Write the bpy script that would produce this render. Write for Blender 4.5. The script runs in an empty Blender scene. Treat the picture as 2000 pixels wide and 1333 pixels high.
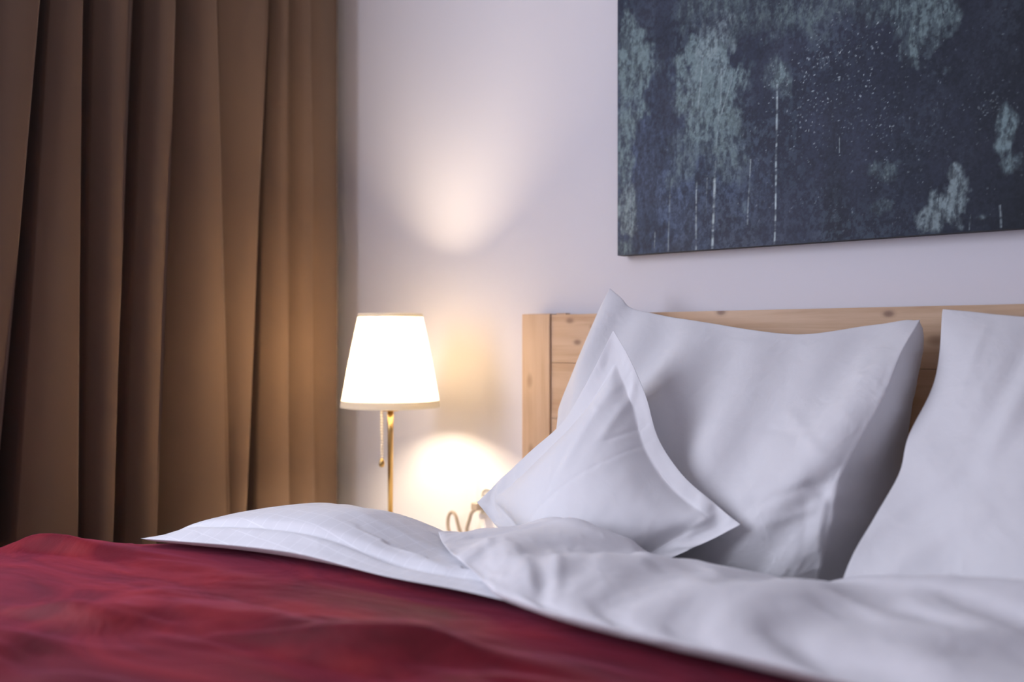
import bpy, bmesh, math, random
import numpy as np
from mathutils import Vector, Matrix

# ------------------------------------------------------------------ camera, world, lights, exposure
sc = bpy.context.scene
COL = sc.collection
sc.view_settings.view_transform = 'Standard'
sc.view_settings.look = 'None'
sc.view_settings.gamma = 1.0
sc.view_settings.exposure = 0.0
sc.view_settings.use_curve_mapping = False
try:
    sc.cycles.use_denoising = True
    sc.cycles.max_bounces = 8
    sc.cycles.transmission_bounces = 6
    sc.cycles.sample_clamp_indirect = 6.0
except Exception:
    pass

CAM = Vector((1.419, -1.72, 0.95))
FWD = Vector((-0.654, 0.757, 0.0)).normalized()
cd = bpy.data.cameras.new('camera')
cam = bpy.data.objects.new('camera', cd)
COL.objects.link(cam)
cam.location = CAM
cam.rotation_euler = FWD.to_track_quat('-Z', 'Y').to_euler()
cd.sensor_width = 36.0
cd.lens = 35.0
cd.shift_y = 0.0008
cd.clip_start = 0.02
cd.dof.use_dof = True
cd.dof.focus_distance = 1.74
cd.dof.aperture_fstop = 1.9
cd.dof.aperture_blades = 0
sc.camera = cam

world = bpy.data.worlds.new('room_ambient')
sc.world = world
world.use_nodes = True
bg = world.node_tree.nodes['Background']
bg.inputs[0].default_value = (0.62, 0.60, 0.80, 1)
bg.inputs[1].default_value = 0.04


def area_light(name, loc, target, sx, sy, power, color):
    ld = bpy.data.lights.new(name, 'AREA')
    ld.shape = 'RECTANGLE'
    ld.size, ld.size_y = sx, sy
    ld.energy = power
    ld.color = color
    o = bpy.data.objects.new(name, ld)
    COL.objects.link(o)
    o.location = loc
    o.rotation_euler = (Vector(target) - Vector(loc)).to_track_quat('-Z', 'Y').to_euler()
    return o


# daylight entering through the window in the left wall, nearer to the viewer than the curtain
area_light('window_daylight', (-0.86, -1.87, 1.50), (0.7, -0.3, 1.0), 1.3, 1.45, 54, (0.82, 0.85, 1.0))

LAMP = Vector((-0.241, -0.214, 0.45))      # lamp base on the bedside table


# ------------------------------------------------------------------ helpers
def tag(o, label=None, cat=None, group=None, kind=None):
    if label: o['label'] = label
    if cat: o['category'] = cat
    if group: o['group'] = group
    if kind: o['kind'] = kind
    return o


def empty(name, loc, label, cat, group=None):
    o = bpy.data.objects.new(name, None)
    COL.objects.link(o)
    o.location = loc
    o.empty_display_size = 0.05
    return tag(o, label, cat, group)


def link(name, me, mat=None, parent=None, smooth=True):
    o = bpy.data.objects.new(name, me)
    COL.objects.link(o)
    if mat is not None:
        me.materials.append(mat)
    if smooth:
        for p in me.polygons:
            p.use_smooth = True
    if parent is not None:
        o.parent = parent
        off = Vector((0, 0, 0)); q = parent
        while q is not None:
            off = off + q.location; q = q.parent
        for v in me.vertices:
            v.co -= off
    return o


def mesh_np(name, verts, faces, mat=None, parent=None, smooth=True):
    me = bpy.data.meshes.new(name)
    me.from_pydata([tuple(map(float, v)) for v in verts], [], faces)
    me.update()
    return link(name, me, mat, parent, smooth)


def bm_obj(name, bm, mat=None, parent=None, smooth=False):
    bmesh.ops.recalc_face_normals(bm, faces=bm.faces)
    me = bpy.data.meshes.new(name)
    bm.to_mesh(me)
    bm.free()
    return link(name, me, mat, parent, smooth)


def add_box(bm, lo, hi, bev=0.0, seg=2):
    b = bmesh.new()
    bmesh.ops.create_cube(b, size=1.0)
    for v in b.verts:
        v.co = Vector([(lo[i] + hi[i]) / 2 + v.co[i] * (hi[i] - lo[i]) for i in range(3)])
    if bev > 0:
        bmesh.ops.bevel(b, geom=b.edges[:], offset=bev, segments=seg, affect='EDGES', profile=0.6)
    t = bpy.data.meshes.new('tmp'); b.to_mesh(t); b.free()
    bm.from_mesh(t); bpy.data.meshes.remove(t)


def box(name, lo, hi, mat, parent=None, bev=0.0, seg=2):
    bm = bmesh.new()
    add_box(bm, lo, hi, bev, seg)
    return bm_obj(name, bm, mat, parent)


def lathe(name, prof, cx, cy, mat, parent=None, n=48, rmod=None, close=False):
    vs, fs = [], []
    for k, (r, z) in enumerate(prof):
        for i in range(n):
            a = 2 * math.pi * i / n
            rr = r + (rmod(i, k) if rmod else 0)
            vs.append((cx + rr * math.cos(a), cy + rr * math.sin(a), z))
    m = len(prof)
    for k in range(m - 1 + (1 if close else 0)):
        k2 = (k + 1) % m
        for i in range(n):
            j = (i + 1) % n
            fs.append((k * n + i, k * n + j, k2 * n + j, k2 * n + i))
    return mesh_np(name, vs, fs, mat, parent)


def tube(name, pts, rad, mat, parent=None, n=10, sub=1):
    P = [Vector(p) for p in pts]
    if sub > 1:                                     # Catmull-Rom
        Q = []
        for i in range(len(P) - 1):
            a, b, c, d = P[max(i - 1, 0)], P[i], P[i + 1], P[min(i + 2, len(P) - 1)]
            for s in range(sub):
                t = s / sub
                Q.append(0.5 * ((2 * b) + (c - a) * t + (2 * a - 5 * b + 4 * c - d) * t * t + (3 * b - a - 3 * c + d) * t ** 3))
        Q.append(P[-1]); P = Q
    vs, fs = [], []
    up = Vector((0.31, 0.2, 0.93)).normalized()
    for i, p in enumerate(P):
        d = (P[min(i + 1, len(P) - 1)] - P[max(i - 1, 0)]).normalized()
        s = d.cross(up)
        if s.length < 1e-3: s = d.cross(Vector((1, 0, 0)))
        s.normalize(); u = s.cross(d)
        r = rad(i / (len(P) - 1)) if callable(rad) else rad
        for k in range(n):
            a = 2 * math.pi * k / n
            vs.append(p + (s * math.cos(a) + u * math.sin(a)) * r)
    for i in range(len(P) - 1):
        for k in range(n):
            j = (k + 1) % n
            fs.append((i * n + k, i * n + j, (i + 1) * n + j, (i + 1) * n + k))
    fs.append(tuple(range(n))[::-1]); fs.append(tuple((len(P) - 1) * n + k for k in range(n)))
    return mesh_np(name, vs, fs, mat, parent)


# ---- numpy noise
def vnoise(x, y, seed=0):
    rs = np.random.RandomState(seed)
    g = rs.rand(256, 256)
    xi = np.floor(x).astype(int); yi = np.floor(y).astype(int)
    fx = x - xi; fy = y - yi
    fx = fx * fx * fx * (fx * (fx * 6 - 15) + 10); fy = fy * fy * fy * (fy * (fy * 6 - 15) + 10)
    a = g[xi & 255, yi & 255]; b = g[(xi + 1) & 255, yi & 255]
    c = g[xi & 255, (yi + 1) & 255]; d = g[(xi + 1) & 255, (yi + 1) & 255]
    return (a * (1 - fx) + b * fx) * (1 - fy) + (c * (1 - fx) + d * fx) * fy - 0.5


def fbm(x, y, seed=0, oct=4, gain=0.5):
    s = 0; a = 1.0; f = 1.0
    for k in range(oct):
        s = s + a * vnoise(x * f + 17.3 * k, y * f + 5.1 * k, seed + k)
        a *= gain; f *= 2.03
    return s


# ---- node materials
def new_mat(name, color=(0.8, 0.8, 0.8), rough=0.6, metal=0.0, **kw):
    m = bpy.data.materials.new(name)
    m.use_nodes = True
    b = m.node_tree.nodes['Principled BSDF']
    b.inputs['Base Color'].default_value = (*color, 1)
    b.inputs['Roughness'].default_value = rough
    b.inputs['Metallic'].default_value = metal
    for k, v in kw.items():
        b.inputs[k].default_value = v
    return m, m.node_tree.nodes, m.node_tree.links, b


def coords(N, L, scale=(1, 1, 1), rot=(0, 0, 0)):
    tc = N.new('ShaderNodeTexCoord'); mp = N.new('ShaderNodeMapping')
    mp.inputs['Scale'].default_value = scale; mp.inputs['Rotation'].default_value = rot
    L.new(tc.outputs['Object'], mp.inputs['Vector'])
    return mp.outputs['Vector']


def noise(N, L, vec, scale, detail=4, rough=0.5, dist=0.0):
    n = N.new('ShaderNodeTexNoise')
    n.inputs['Scale'].default_value = scale; n.inputs['Detail'].default_value = detail
    n.inputs['Roughness'].default_value = rough; n.inputs['Distortion'].default_value = dist
    L.new(vec, n.inputs['Vector'])
    return n.outputs['Fac']


def ramp(N, L, fac, stops):
    r = N.new('ShaderNodeValToRGB')
    e = r.color_ramp.elements
    while len(e) < len(stops): e.new(0.5)
    for i, (p, c) in enumerate(stops):
        e[i].position = p; e[i].color = (*c, 1) if len(c) == 3 else c
    L.new(fac, r.inputs['Fac'])
    return r.outputs['Color']


def bump(N, L, b, h, strength, dist, prev=None):
    bp = N.new('ShaderNodeBump')
    bp.inputs['Strength'].default_value = strength; bp.inputs['Distance'].default_value = dist
    L.new(h, bp.inputs['Height'])
    if prev is not None: L.new(prev, bp.inputs['Normal'])
    L.new(bp.outputs['Normal'], b.inputs['Normal'])
    return bp.outputs['Normal']


def fabric(name, color, grid=0.0, crease=0.5, sheen=0.25):
    m, N, L, b = new_mat(name, color, 0.75)
    b.inputs['Sheen Weight'].default_value = sheen
    b.inputs['Sheen Roughness'].default_value = 0.4
    b.inputs['Specular IOR Level'].default_value = 0.25
    v = coords(N, L)
    v2 = coords(N, L, (1, 1, 1), (0.5, 0.3, 0.6))
    p = bump(N, L, b, noise(N, L, v, 14, 5, 0.55, 1.2), crease, 0.004)
    p = bump(N, L, b, noise(N, L, v2, 55, 3, 0.5, 0.6), crease * 0.5, 0.001, p)
    w = noise(N, L, v, 900, 1, 0.5)
    p = bump(N, L, b, w, 0.12, 0.0006, p)
    if grid:
        sx = N.new('ShaderNodeSeparateXYZ'); L.new(v, sx.inputs[0])
        outs = []
        for ax in (0, 1):
            mu = N.new('ShaderNodeMath'); mu.operation = 'MULTIPLY'; mu.inputs[1].default_value = 1 / grid
            L.new(sx.outputs[ax], mu.inputs[0])
            fr = N.new('ShaderNodeMath'); fr.operation = 'FRACT'; L.new(mu.outputs[0], fr.inputs[0])
            lt = N.new('ShaderNodeMath'); lt.operation = 'LESS_THAN'; lt.inputs[1].default_value = 0.05
            L.new(fr.outputs[0], lt.inputs[0]); outs.append(lt.outputs[0])
        mx = N.new('ShaderNodeMath'); mx.operation = 'MAXIMUM'
        L.new(outs[0], mx.inputs[0]); L.new(outs[1], mx.inputs[1])
        mix = N.new('ShaderNodeMix'); mix.data_type = 'RGBA'
        mix.inputs['A'].default_value = (*[c * 0.955 for c in color], 1)
        mix.inputs['B'].default_value = (*[min(1, c * 1.07) for c in color], 1)
        L.new(mx.outputs[0], mix.inputs['Factor'])
        L.new(mix.outputs['Result'], b.inputs['Base Color'])
    return m


def wood(name, axis):
    m, N, L, b = new_mat(name, (0.5, 0.3, 0.16), 0.5)
    sc_ = {'x': (0.9, 9, 14), 'z': (14, 9, 0.9)}[axis]
    v = coords(N, L, sc_)
    g = noise(N, L, v, 3.2, 6, 0.6, 0.4)
    c1 = ramp(N, L, g, [(0.32, (0.50, 0.31, 0.18)), (0.52, (0.62, 0.42, 0.27)), (0.72, (0.68, 0.48, 0.33))])
    kn = N.new('ShaderNodeTexVoronoi'); kn.inputs['Scale'].default_value = 1.0
    L.new(coords(N, L, {'x': (5.5, 9, 11), 'z': (11, 9, 5.5)}[axis]), kn.inputs['Vector'])
    k = ramp(N, L, kn.outputs['Distance'], [(0.0, (1, 1, 1)), (0.07, (0.75, 0.75, 0.75)), (0.15, (0, 0, 0))])
    mix = N.new('ShaderNodeMix'); mix.data_type = 'RGBA'
    L.new(k, mix.inputs['Factor']); L.new(c1, mix.inputs['A'])
    mix.inputs['B'].default_value = (0.20, 0.10, 0.05, 1)
    last = mix.outputs['Result']
    if axis == 'x':                                        # the knots along the top boards
        for kx, ky, kz in [(-0.82, 1.01, 0.995), (-0.8, 1.01, 0.949), (-0.461, 1.01, 1.006), (-0.146, 1.01, 0.997), (-0.757, 1.01, 0.98)]:
            d = N.new('ShaderNodeVectorMath'); d.operation = 'DISTANCE'
            cv = N.new('ShaderNodeMapping'); cv.inputs['Scale'].default_value = (0.7, 0.2, 1.2)
            tc = N.new('ShaderNodeTexCoord'); L.new(tc.outputs['Object'], cv.inputs['Vector'])
            L.new(cv.outputs['Vector'], d.inputs[0]); d.inputs[1].default_value = (kx * 0.7, ky * 0.2, kz * 1.2)
            kr = ramp(N, L, d.outputs['Value'], [(0.0, (.85, .85, .85)), (0.0045, (.7, .7, .7)), (0.009, (0, 0, 0))])
            mk = N.new('ShaderNodeMix'); mk.data_type = 'RGBA'
            L.new(kr, mk.inputs['Factor']); L.new(last, mk.inputs['A']); mk.inputs['B'].default_value = (0.17, 0.08, 0.05, 1)
            last = mk.outputs['Result']
    L.new(last, b.inputs['Base Color'])
    bump(N, L, b, g, 0.15, 0.001)
    return m


M_WOOD = wood('pine_horizontal_grain', 'x')
M_WOODV = wood('pine_vertical_grain', 'z')
M_COTTON = fabric('white_cotton', (0.76, 0.755, 0.78))
M_COTTON2 = fabric('white_cotton_cushion', (0.79, 0.785, 0.81), crease=0.3)
M_CHECK = fabric('white_cotton_check_weave', (0.76, 0.76, 0.80), grid=0.027, crease=0.25)
M_DUVET = fabric('white_cotton_duvet', (0.73, 0.72, 0.75), crease=0.4)
M_SHEET = fabric('white_sheet', (0.75, 0.75, 0.78))
M_TABLE, *_ = new_mat('white_lacquer', (0.75, 0.73, 0.70), 0.45)
M_PLASTIC, *_ = new_mat('white_plastic', (0.78, 0.76, 0.72), 0.35)
M_DARK, *_ = new_mat('dark_contact', (0.03, 0.025, 0.02), 0.5)
M_CORD, *_ = new_mat('clear_grey_cord', (0.36, 0.30, 0.25), 0.4)
M_BRASS, *_ = new_mat('brushed_brass', (0.62, 0.42, 0.17), 0.32, 1.0)
M_CHAIN, *_ = new_mat('pale_bead_chain', (0.88, 0.80, 0.68), 0.4)


def plaster(name, color):
    m, N, L, b = new_mat(name, color, 0.9)
    v = coords(N, L)
    b.inputs['Specular IOR Level'].default_value = 0.15
    bump(N, L, b, noise(N, L, v, 160, 4, 0.6), 0.08, 0.001)
    return m


M_WALL = plaster('lilac_white_plaster', (0.76, 0.74, 0.785))
M_CEIL = plaster('ceiling_paint', (0.75, 0.74, 0.76))

m, N, L, b = new_mat('oak_floor', (0.25, 0.15, 0.08), 0.45)
v = coords(N, L, (1, 8, 1))
L.new(ramp(N, L, noise(N, L, v, 3, 5), [(0.3, (0.16, 0.09, 0.05)), (0.7, (0.30, 0.18, 0.10))]), b.inputs['Base Color'])
M_FLOOR = m

# velvet throw
m, N, L, b = new_mat('crimson_velvet', (0.30, 0.012, 0.035), 0.7)
b.inputs['Sheen Weight'].default_value = 0.32
b.inputs['Sheen Roughness'].default_value = 0.35
b.inputs['Sheen Tint'].default_value = (0.75, 0.18, 0.34, 1)
b.inputs['Specular IOR Level'].default_value = 0.15
v = coords(N, L, (0.7, 1.3, 1), (0, 0, 0.35))
nap = noise(N, L, v, 5, 5, 0.55, 1.0)
L.new(ramp(N, L, nap, [(0.3, (0.055, 0.002, 0.006)), (0.5, (0.14, 0.005, 0.013)), (0.68, (0.24, 0.016, 0.020))]), b.inputs['Base Color'])
p = bump(N, L, b, nap, 0.7, 0.012)
bump(N, L, b, noise(N, L, coords(N, L), 700, 2), 0.3, 0.0008, p)
M_VELVET = m

# curtain cloth
m, N, L, b = new_mat('brown_curtain_cloth', (0.140, 0.088, 0.061), 0.8)
b.inputs['Sheen Weight'].default_value = 0.2
b.inputs['Specular IOR Level'].default_value = 0.2
bump(N, L, b, noise(N, L, coords(N, L, (1, 1, 1)), 600, 2), 0.15, 0.0008)
M_CURTAIN = m

# lampshade cloth: lets the bulb's light through
m = bpy.data.materials.new('pleated_shade_cloth'); m.use_nodes = True
N, L = m.node_tree.nodes, m.node_tree.links
N.clear()
out = N.new('ShaderNodeOutputMaterial'); mx = N.new('ShaderNodeMixShader')
df = N.new('ShaderNodeBsdfDiffuse'); tr = N.new('ShaderNodeBsdfTranslucent')
df.inputs['Color'].default_value = (0.86, 0.82, 0.74, 1); tr.inputs['Color'].default_value = (0.90, 0.80, 0.62, 1)
mx.inputs[0].default_value = 0.55
L.new(df.outputs[0], mx.inputs[1]); L.new(tr.outputs[0], mx.inputs[2]); L.new(mx.outputs[0], out.inputs['Surface'])
M_SHADE = m
M_TRIM = m.copy(); M_TRIM.name = 'shade_hem_cloth'
M_TRIM.node_tree.nodes[mx.name].inputs[0].default_value = 0.5
M_TRIM.node_tree.nodes[df.name].inputs['Color'].default_value = (0.85, 0.83, 0.80, 1)
M_TRIM.node_tree.nodes[tr.name].inputs['Color'].default_value = (0.62, 0.60, 0.56, 1)
m, N, L, b = new_mat('bulb_glass', (1, 0.9, 0.75), 0.4)
b.inputs['Emission Color'].default_value = (1.0, 0.80, 0.55, 1)
b.inputs['Emission Strength'].default_value = 390
M_BULB = m


# ------------------------------------------------------------------ cloth solver (two sheets joined at the rim, filled)
def resample(pts, n):
    P = np.array(pts, float)
    # smooth through the given points
    Q = []
    for i in range(len(P) - 1):
        a, b_, c, d = P[max(i - 1, 0)], P[i], P[i + 1], P[min(i + 2, len(P) - 1)]
        for s in range(12):
            t = s / 12
            Q.append(0.5 * ((2 * b_) + (c - a) * t + (2 * a - 5 * b_ + 4 * c - d) * t * t + (3 * b_ - a - 3 * c + d) * t ** 3))
    Q.append(P[-1]); Q = np.array(Q)
    s = np.r_[0, np.cumsum(np.linalg.norm(np.diff(Q, axis=0), axis=1))]; s /= s[-1]
    t = np.linspace(0, 1, n)
    return np.stack([np.interp(t, s, Q[:, k]) for k in range(3)], 1)


def coons(bot, top, left, right, nu, nv):
    """bot/top run left to right, left/right run bottom to top -> array [nv, nu, 3]"""
    b, t, l, r = resample(bot, nu), resample(top, nu), resample(left, nv), resample(right, nv)
    u = np.linspace(0, 1, nu)[None, :, None]; v = np.linspace(0, 1, nv)[:, None, None]
    S = (1 - v) * b[None] + v * t[None] + (1 - u) * l[:, None] + u * r[:, None]
    S -= (1 - u) * (1 - v) * b[0] + u * (1 - v) * b[-1] + (1 - u) * v * t[0] + u * v * t[-1]
    return S


def inflate(S, thick, slack=1.06, volume=None, steps=220, iters=5, seed=1, collide=None, flange=0,
            k_rim=0.06, k_corner=0.5, grav=0.00004, press=0.0012, attract=(), out=(0, -1, 0.2), bend=0.25, slack_back=None, rim_slack=0.0, crease_cols=(), free_rim=()):
    nv, nu = S.shape[:2]
    rs = np.random.RandomState(seed)
    o = np.array(out, float); o /= np.linalg.norm(o)
    u = np.linspace(0, 1, nu)[None, :]; v = np.linspace(0, 1, nv)[:, None]
    dome = (np.clip(4 * u * (1 - u), 0, 1) ** 0.5 * np.clip(4 * v * (1 - v), 0, 1) ** 0.5)
    X = np.stack([S + dome[..., None] * o * thick * 0.3, S - dome[..., None] * o * thick * 0.3])  # [2, nv, nu, 3]
    X += 0.006 * fbm(u * 3 + seed, v * 3 + 0.5 * seed, seed, 4, .6)[None, ..., None] * o * dome[None, ..., None] + rs.randn(*X.shape) * 0.0003
    rim = np.zeros((nv, nu), bool); rim[0] = rim[-1] = True; rim[:, 0] = rim[:, -1] = True
    tied = rim.copy()
    if flange:
        tied[:flange + 1] = tied[-flange - 1:] = True; tied[:, :flange + 1] = tied[:, -flange - 1:] = True
    tgt = S.copy()
    kk = np.zeros((nv, nu)); kk[rim] = k_rim
    for side in free_rim:
        if side == 'bottom': kk[0] = 0
    for i, j in ((0, 0), (0, -1), (-1, 0), (-1, -1)): kk[i, j] = k_corner
    if 'bottom' in free_rim: kk[0, 0] = kk[0, -1] = k_corner
    cons = []
    uu, vv = np.meshgrid(np.linspace(0, 1, nu), np.linspace(0, 1, nv))
    sfield = 1 + (slack - 1) * (0.18 + 0.82 * dome ** 0.8) * (1 + 0.7 * fbm(uu * 4 + seed, vv * 4, seed, 2)) + rim_slack

    def fam(di, dj, k, sl):
        for pi in range(2):
            a = np.zeros((nv, nu), bool)
            ii, jj = np.meshgrid(np.arange(nv), np.arange(nu), indexing='ij')
            ok = (ii + di >= 0) & (ii + di < nv) & (jj + dj >= 0) & (jj + dj < nu)
            key = (jj // max(abs(dj), 1)) if dj else (ii // max(abs(di), 1))
            ok &= (key % 2 == pi)
            i0, j0 = ii[ok], jj[ok]
            i1, j1 = i0 + di, j0 + dj
            if k < 0.5 and crease_cols and dj and not di:
                keep = ~np.isin(j0 + 1, crease_cols)
                i0, j0, i1, j1 = i0[keep], j0[keep], i1[keep], j1[keep]
            r = np.linalg.norm(S[i0, j0] - S[i1, j1], axis=1)
            r = r * sfield[i0, j0]
            cons.append((i0, j0, i1, j1, r, k, sl))
    sb = slack if slack_back is None else slack_back
    fam(0, 1, 1.0, 1); fam(1, 0, 1.0, 1); fam(1, 1, 0.5, 1); fam(1, -1, 0.5, 1)
    fam(0, 2, bend, 1); fam(2, 0, bend, 1); fam(0, 4, bend, 1); fam(4, 0, bend, 1)
    Xp = X.copy()
    area0 = np.linalg.norm(np.cross(np.gradient(S, axis=1), np.gradient(S, axis=0)), axis=2)
    if volume is None: volume = area0.sum() * thick * 0.5
    for st in range(steps):
        Nn = np.cross(np.gradient(X, axis=2), np.gradient(X, axis=1))
        if st == 0: flip = np.sign((Nn[0] @ o).sum())
        Nn *= flip
        V = ((X[0] * Nn[0]).sum() - (X[1] * Nn[1]).sum()) / 3
        ln = np.linalg.norm(Nn, axis=3, keepdims=True) + 1e-12
        Nu_ = Nn / ln
        pr = np.clip((volume - V) / volume, -0.3, 1.0) * press
        acc = np.stack([Nu_[0] * pr, -Nu_[1] * pr])
        acc[:, tied] = 0
        acc[..., 2] -= grav
        vel = (X - Xp) * 0.93
        Xp = X.copy()
        X = X + vel + acc
        for it in range(iters):
            for s_, sl in ((0, slack), (1, sb)):
                Y = X[s_]
                for (i0, j0, i1, j1, r, k, _) in cons:
                    a = Y[i0, j0]; b_ = Y[i1, j1]
                    d = b_ - a
                    l = np.linalg.norm(d, axis=1) + 1e-9
                    f = (0.5 * k) * (1 - r / l)
                    if k < 0.5: f = np.minimum(f, 0)
                    c = d * f[:, None]
                    Y[i0, j0] = a + c
                    Y[i1, j1] = b_ - c
            m_ = 0.5 * (X[0] + X[1])
            X[0][tied] = m_[tied]; X[1][tied] = m_[tied]
            X += (tgt - X) * kk[None, :, :, None]
            for (si, sj, T, ka) in attract:
                X[0][si, sj] += (T - X[0][si, sj]) * ka
            # keep the two sheets apart
            nm = Nu_[0] - 0 * Nu_[1]
            d = ((X[0] - X[1]) * nm).sum(-1)
            c = np.where(~tied, np.clip(0.004 - d, 0, None) * 0.5, 0)
            X[0] += nm * c[..., None]; X[1] -= nm * c[..., None]
            if collide is not None: X = collide(X)
    if flange:
        fl = tied & ~rim
        X[0][fl] += Nu_[0][fl] * 0.0006; X[1][fl] -= Nu_[0][fl] * 0.0006
    return X


def sheets_mesh(name, X, mat, parent=None, sub=1, crease_col=None):
    nv, nu = X.shape[1:3]
    idx = np.arange(nv * nu).reshape(nv, nu)
    rim = np.zeros((nv, nu), bool); rim[0] = rim[-1] = True; rim[:, 0] = rim[:, -1] = True
    idb = np.zeros((nv, nu), int); idb[rim] = idx[rim]
    idb[~rim] = nv * nu + np.arange((~rim).sum())
    V = np.concatenate([X[0].reshape(-1, 3), X[1][~rim]])
    F = []
    for I, fl in ((idx, False), (idb, True)):
        for i in range(nv - 1):
            for j in range(nu - 1):
                q = (int(I[i, j]), int(I[i, j + 1]), int(I[i + 1, j + 1]), int(I[i + 1, j]))
                F.append(q[::-1] if fl else q)
    o = mesh_np(name, V, F, mat, parent)
    bm = bmesh.new(); bm.from_mesh(o.data); bmesh.ops.recalc_face_normals(bm, faces=bm.faces); bm.to_mesh(o.data); bm.free()
    if crease_col is not None:                            # the crisp ironed fold
        at = o.data.attributes.new('crease_edge', 'FLOAT', 'EDGE')
        want = set(int(k) for k in idx[:, crease_col])
        for e in o.data.edges:
            if e.vertices[0] in want and e.vertices[1] in want: at.data[e.index].value = 0.9
    if sub:
        md = o.modifiers.new('smooth', 'SUBSURF'); md.levels = sub; md.render_levels = sub
    return o


# pressed-in creases and soft folds: start, end, half-width, height (metres)
FOLDS_CUSH = [
    (0.492, 0.932, 0.476, 0.799, 0.009, 0.0035), (0.456, 0.881, 0.430, 0.754, 0.01, 0.0022), (0.511, 0.924, 0.536, 0.843, 0.01, -0.002),
    (0.476, 0.789, 0.532, 0.820, 0.004, -0.0012), (0.376, 0.663, 0.486, 0.754, 0.004, -0.0012), (0.486, 0.754, 0.541, 0.791, 0.004, -0.0008),
     (0.325, 0.710, 0.424, 0.813, 0.012, 0.002), (0.536, 0.762, 0.620, 0.690, 0.012, -0.0018),
    (0.414, 0.752, 0.403, 0.692, 0.006, -0.0012), (0.557, 0.791, 0.591, 0.804, 0.004, 0.0015), (0.592, 0.743, 0.624, 0.755, 0.004, 0.0012),
    (0.348, 0.756, 0.365, 0.783, 0.005, 0.0015), (0.279, 0.697, 0.261, 0.713, 0.005, 0.0015), (0.668, 0.688, 0.638, 0.661, 0.005, 0.002),
    (0.445, 0.839, 0.424, 0.847, 0.004, 0.0012),]
FOLDS_P1 = [
    (0.530, 0.842, 0.590, 0.932, 0.0035, -0.001), (0.569, 0.860, 0.596, 0.894, 0.0035, -0.001), (0.644, 0.867, 0.666, 0.896, 0.004, -0.001),
    (0.731, 0.835, 0.828, 0.776, 0.01, 0.0035), (0.714, 0.700, 0.828, 0.746, 0.008, -0.0035), (0.748, 0.684, 0.835, 0.728, 0.008, 0.0035),
    (0.804, 0.740, 0.847, 0.703, 0.008, -0.005), (0.828, 0.746, 0.816, 0.631, 0.006, 0.004), (0.796, 0.708, 0.796, 0.636, 0.008, -0.003),
    (0.697, 0.813, 0.780, 0.810, 0.006, -0.0015), (0.764, 0.805, 0.812, 0.818, 0.004, 0.0012), (0.662, 0.714, 0.748, 0.730, 0.01, 0.002),
    (0.873, 0.934, 0.917, 0.949, 0.006, 0.0015), (0.479, 0.992, 0.644, 0.965, 0.012, -0.002), (0.796, 0.880, 0.866, 0.860, 0.02, -0.003),
    (0.796, 0.956, 0.828, 0.881, 0.02, 0.0025),]
FOLDS_P2 = [
    (0.832, 0.641, 1.012, 0.790, 0.014, 0.004), (0.873, 0.661, 1.051, 0.807, 0.016, -0.005), (0.931, 0.633, 1.075, 0.755, 0.018, 0.005),
    (1.069, 0.969, 1.032, 0.792, 0.016, 0.006), (1.051, 0.969, 1.012, 0.825, 0.016, -0.004), (0.979, 0.970, 0.972, 0.885, 0.008, 0.002),]
FOLDS_DR = [
    (0.690, -0.800, 0.560, -0.640, 0.009, 0.006), (0.650, -0.790, 0.560, -0.690, 0.008, 0.005), (0.600, -0.760, 0.510, -0.665, 0.008, 0.005),
    (0.556, -0.730, 0.475, -0.645, 0.008, 0.004), (0.492, -0.691, 0.425, -0.628, 0.008, 0.004), (0.720, -0.770, 0.600, -0.569, 0.016, -0.004), (0.67, -0.80, 0.60, -0.72, 0.008, -0.003),
    (0.692, -0.735, 0.600, -0.574, 0.014, 0.004), (0.387, -0.609, 0.540, -0.421, 0.01, -0.004), (0.407, -0.536, 0.551, -0.478, 0.008, 0.004),
    (0.586, -0.489, 0.714, -0.643, 0.016, 0.006), (0.666, -0.517, 0.811, -0.632, 0.02, -0.004), (0.595, -0.579, 0.734, -0.626, 0.012, -0.004),
    (0.784, -0.583, 0.964, -0.535, 0.018, -0.004), (0.459, -0.718, 0.621, -0.797, 0.005, -0.003),]
FOLDS_DL = [
    (-0.045, -0.888, 0.043, -0.823, 0.006, -0.006), (0.043, -0.823, 0.141, -0.777, 0.006, -0.007), (0.141, -0.777, 0.299, -0.767, 0.006, -0.007),
    (0.299, -0.767, 0.456, -0.756, 0.006, -0.006), (0.456, -0.756, 0.588, -0.758, 0.006, -0.005), (0.035, -0.760, 0.082, -0.671, 0.004, -0.003),
    (0.082, -0.671, 0.084, -0.537, 0.004, -0.003), (0.203, -0.685, 0.358, -0.657, 0.01, 0.003), (0.326, -0.710, 0.451, -0.740, 0.008, 0.004),]


def refine(X):
    """double the grid density with a smooth cubic"""
    def up(A, ax):
        A = np.moveaxis(A, ax, 0)
        P = np.concatenate([2 * A[:1] - A[1:2], A, 2 * A[-1:] - A[-2:-1]])
        mid = (-P[:-3] + 9 * P[1:-2] + 9 * P[2:-1] - P[3:]) / 16
        out = np.empty((A.shape[0] * 2 - 1,) + A.shape[1:])
        out[0::2] = A; out[1::2] = mid
        return np.moveaxis(out, 0, ax)
    return up(up(X, 1), 2)


def relax(X, n, keep_col=None):
    for _ in range(n):
        Y = X.copy()
        Y[:, 1:-1, 1:-1] = 0.5 * X[:, 1:-1, 1:-1] + 0.125 * (X[:, :-2, 1:-1] + X[:, 2:, 1:-1] + X[:, 1:-1, :-2] + X[:, 1:-1, 2:])
        if keep_col is not None: Y[0][:, keep_col] = X[0][:, keep_col]
        X = Y
    return X


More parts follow.
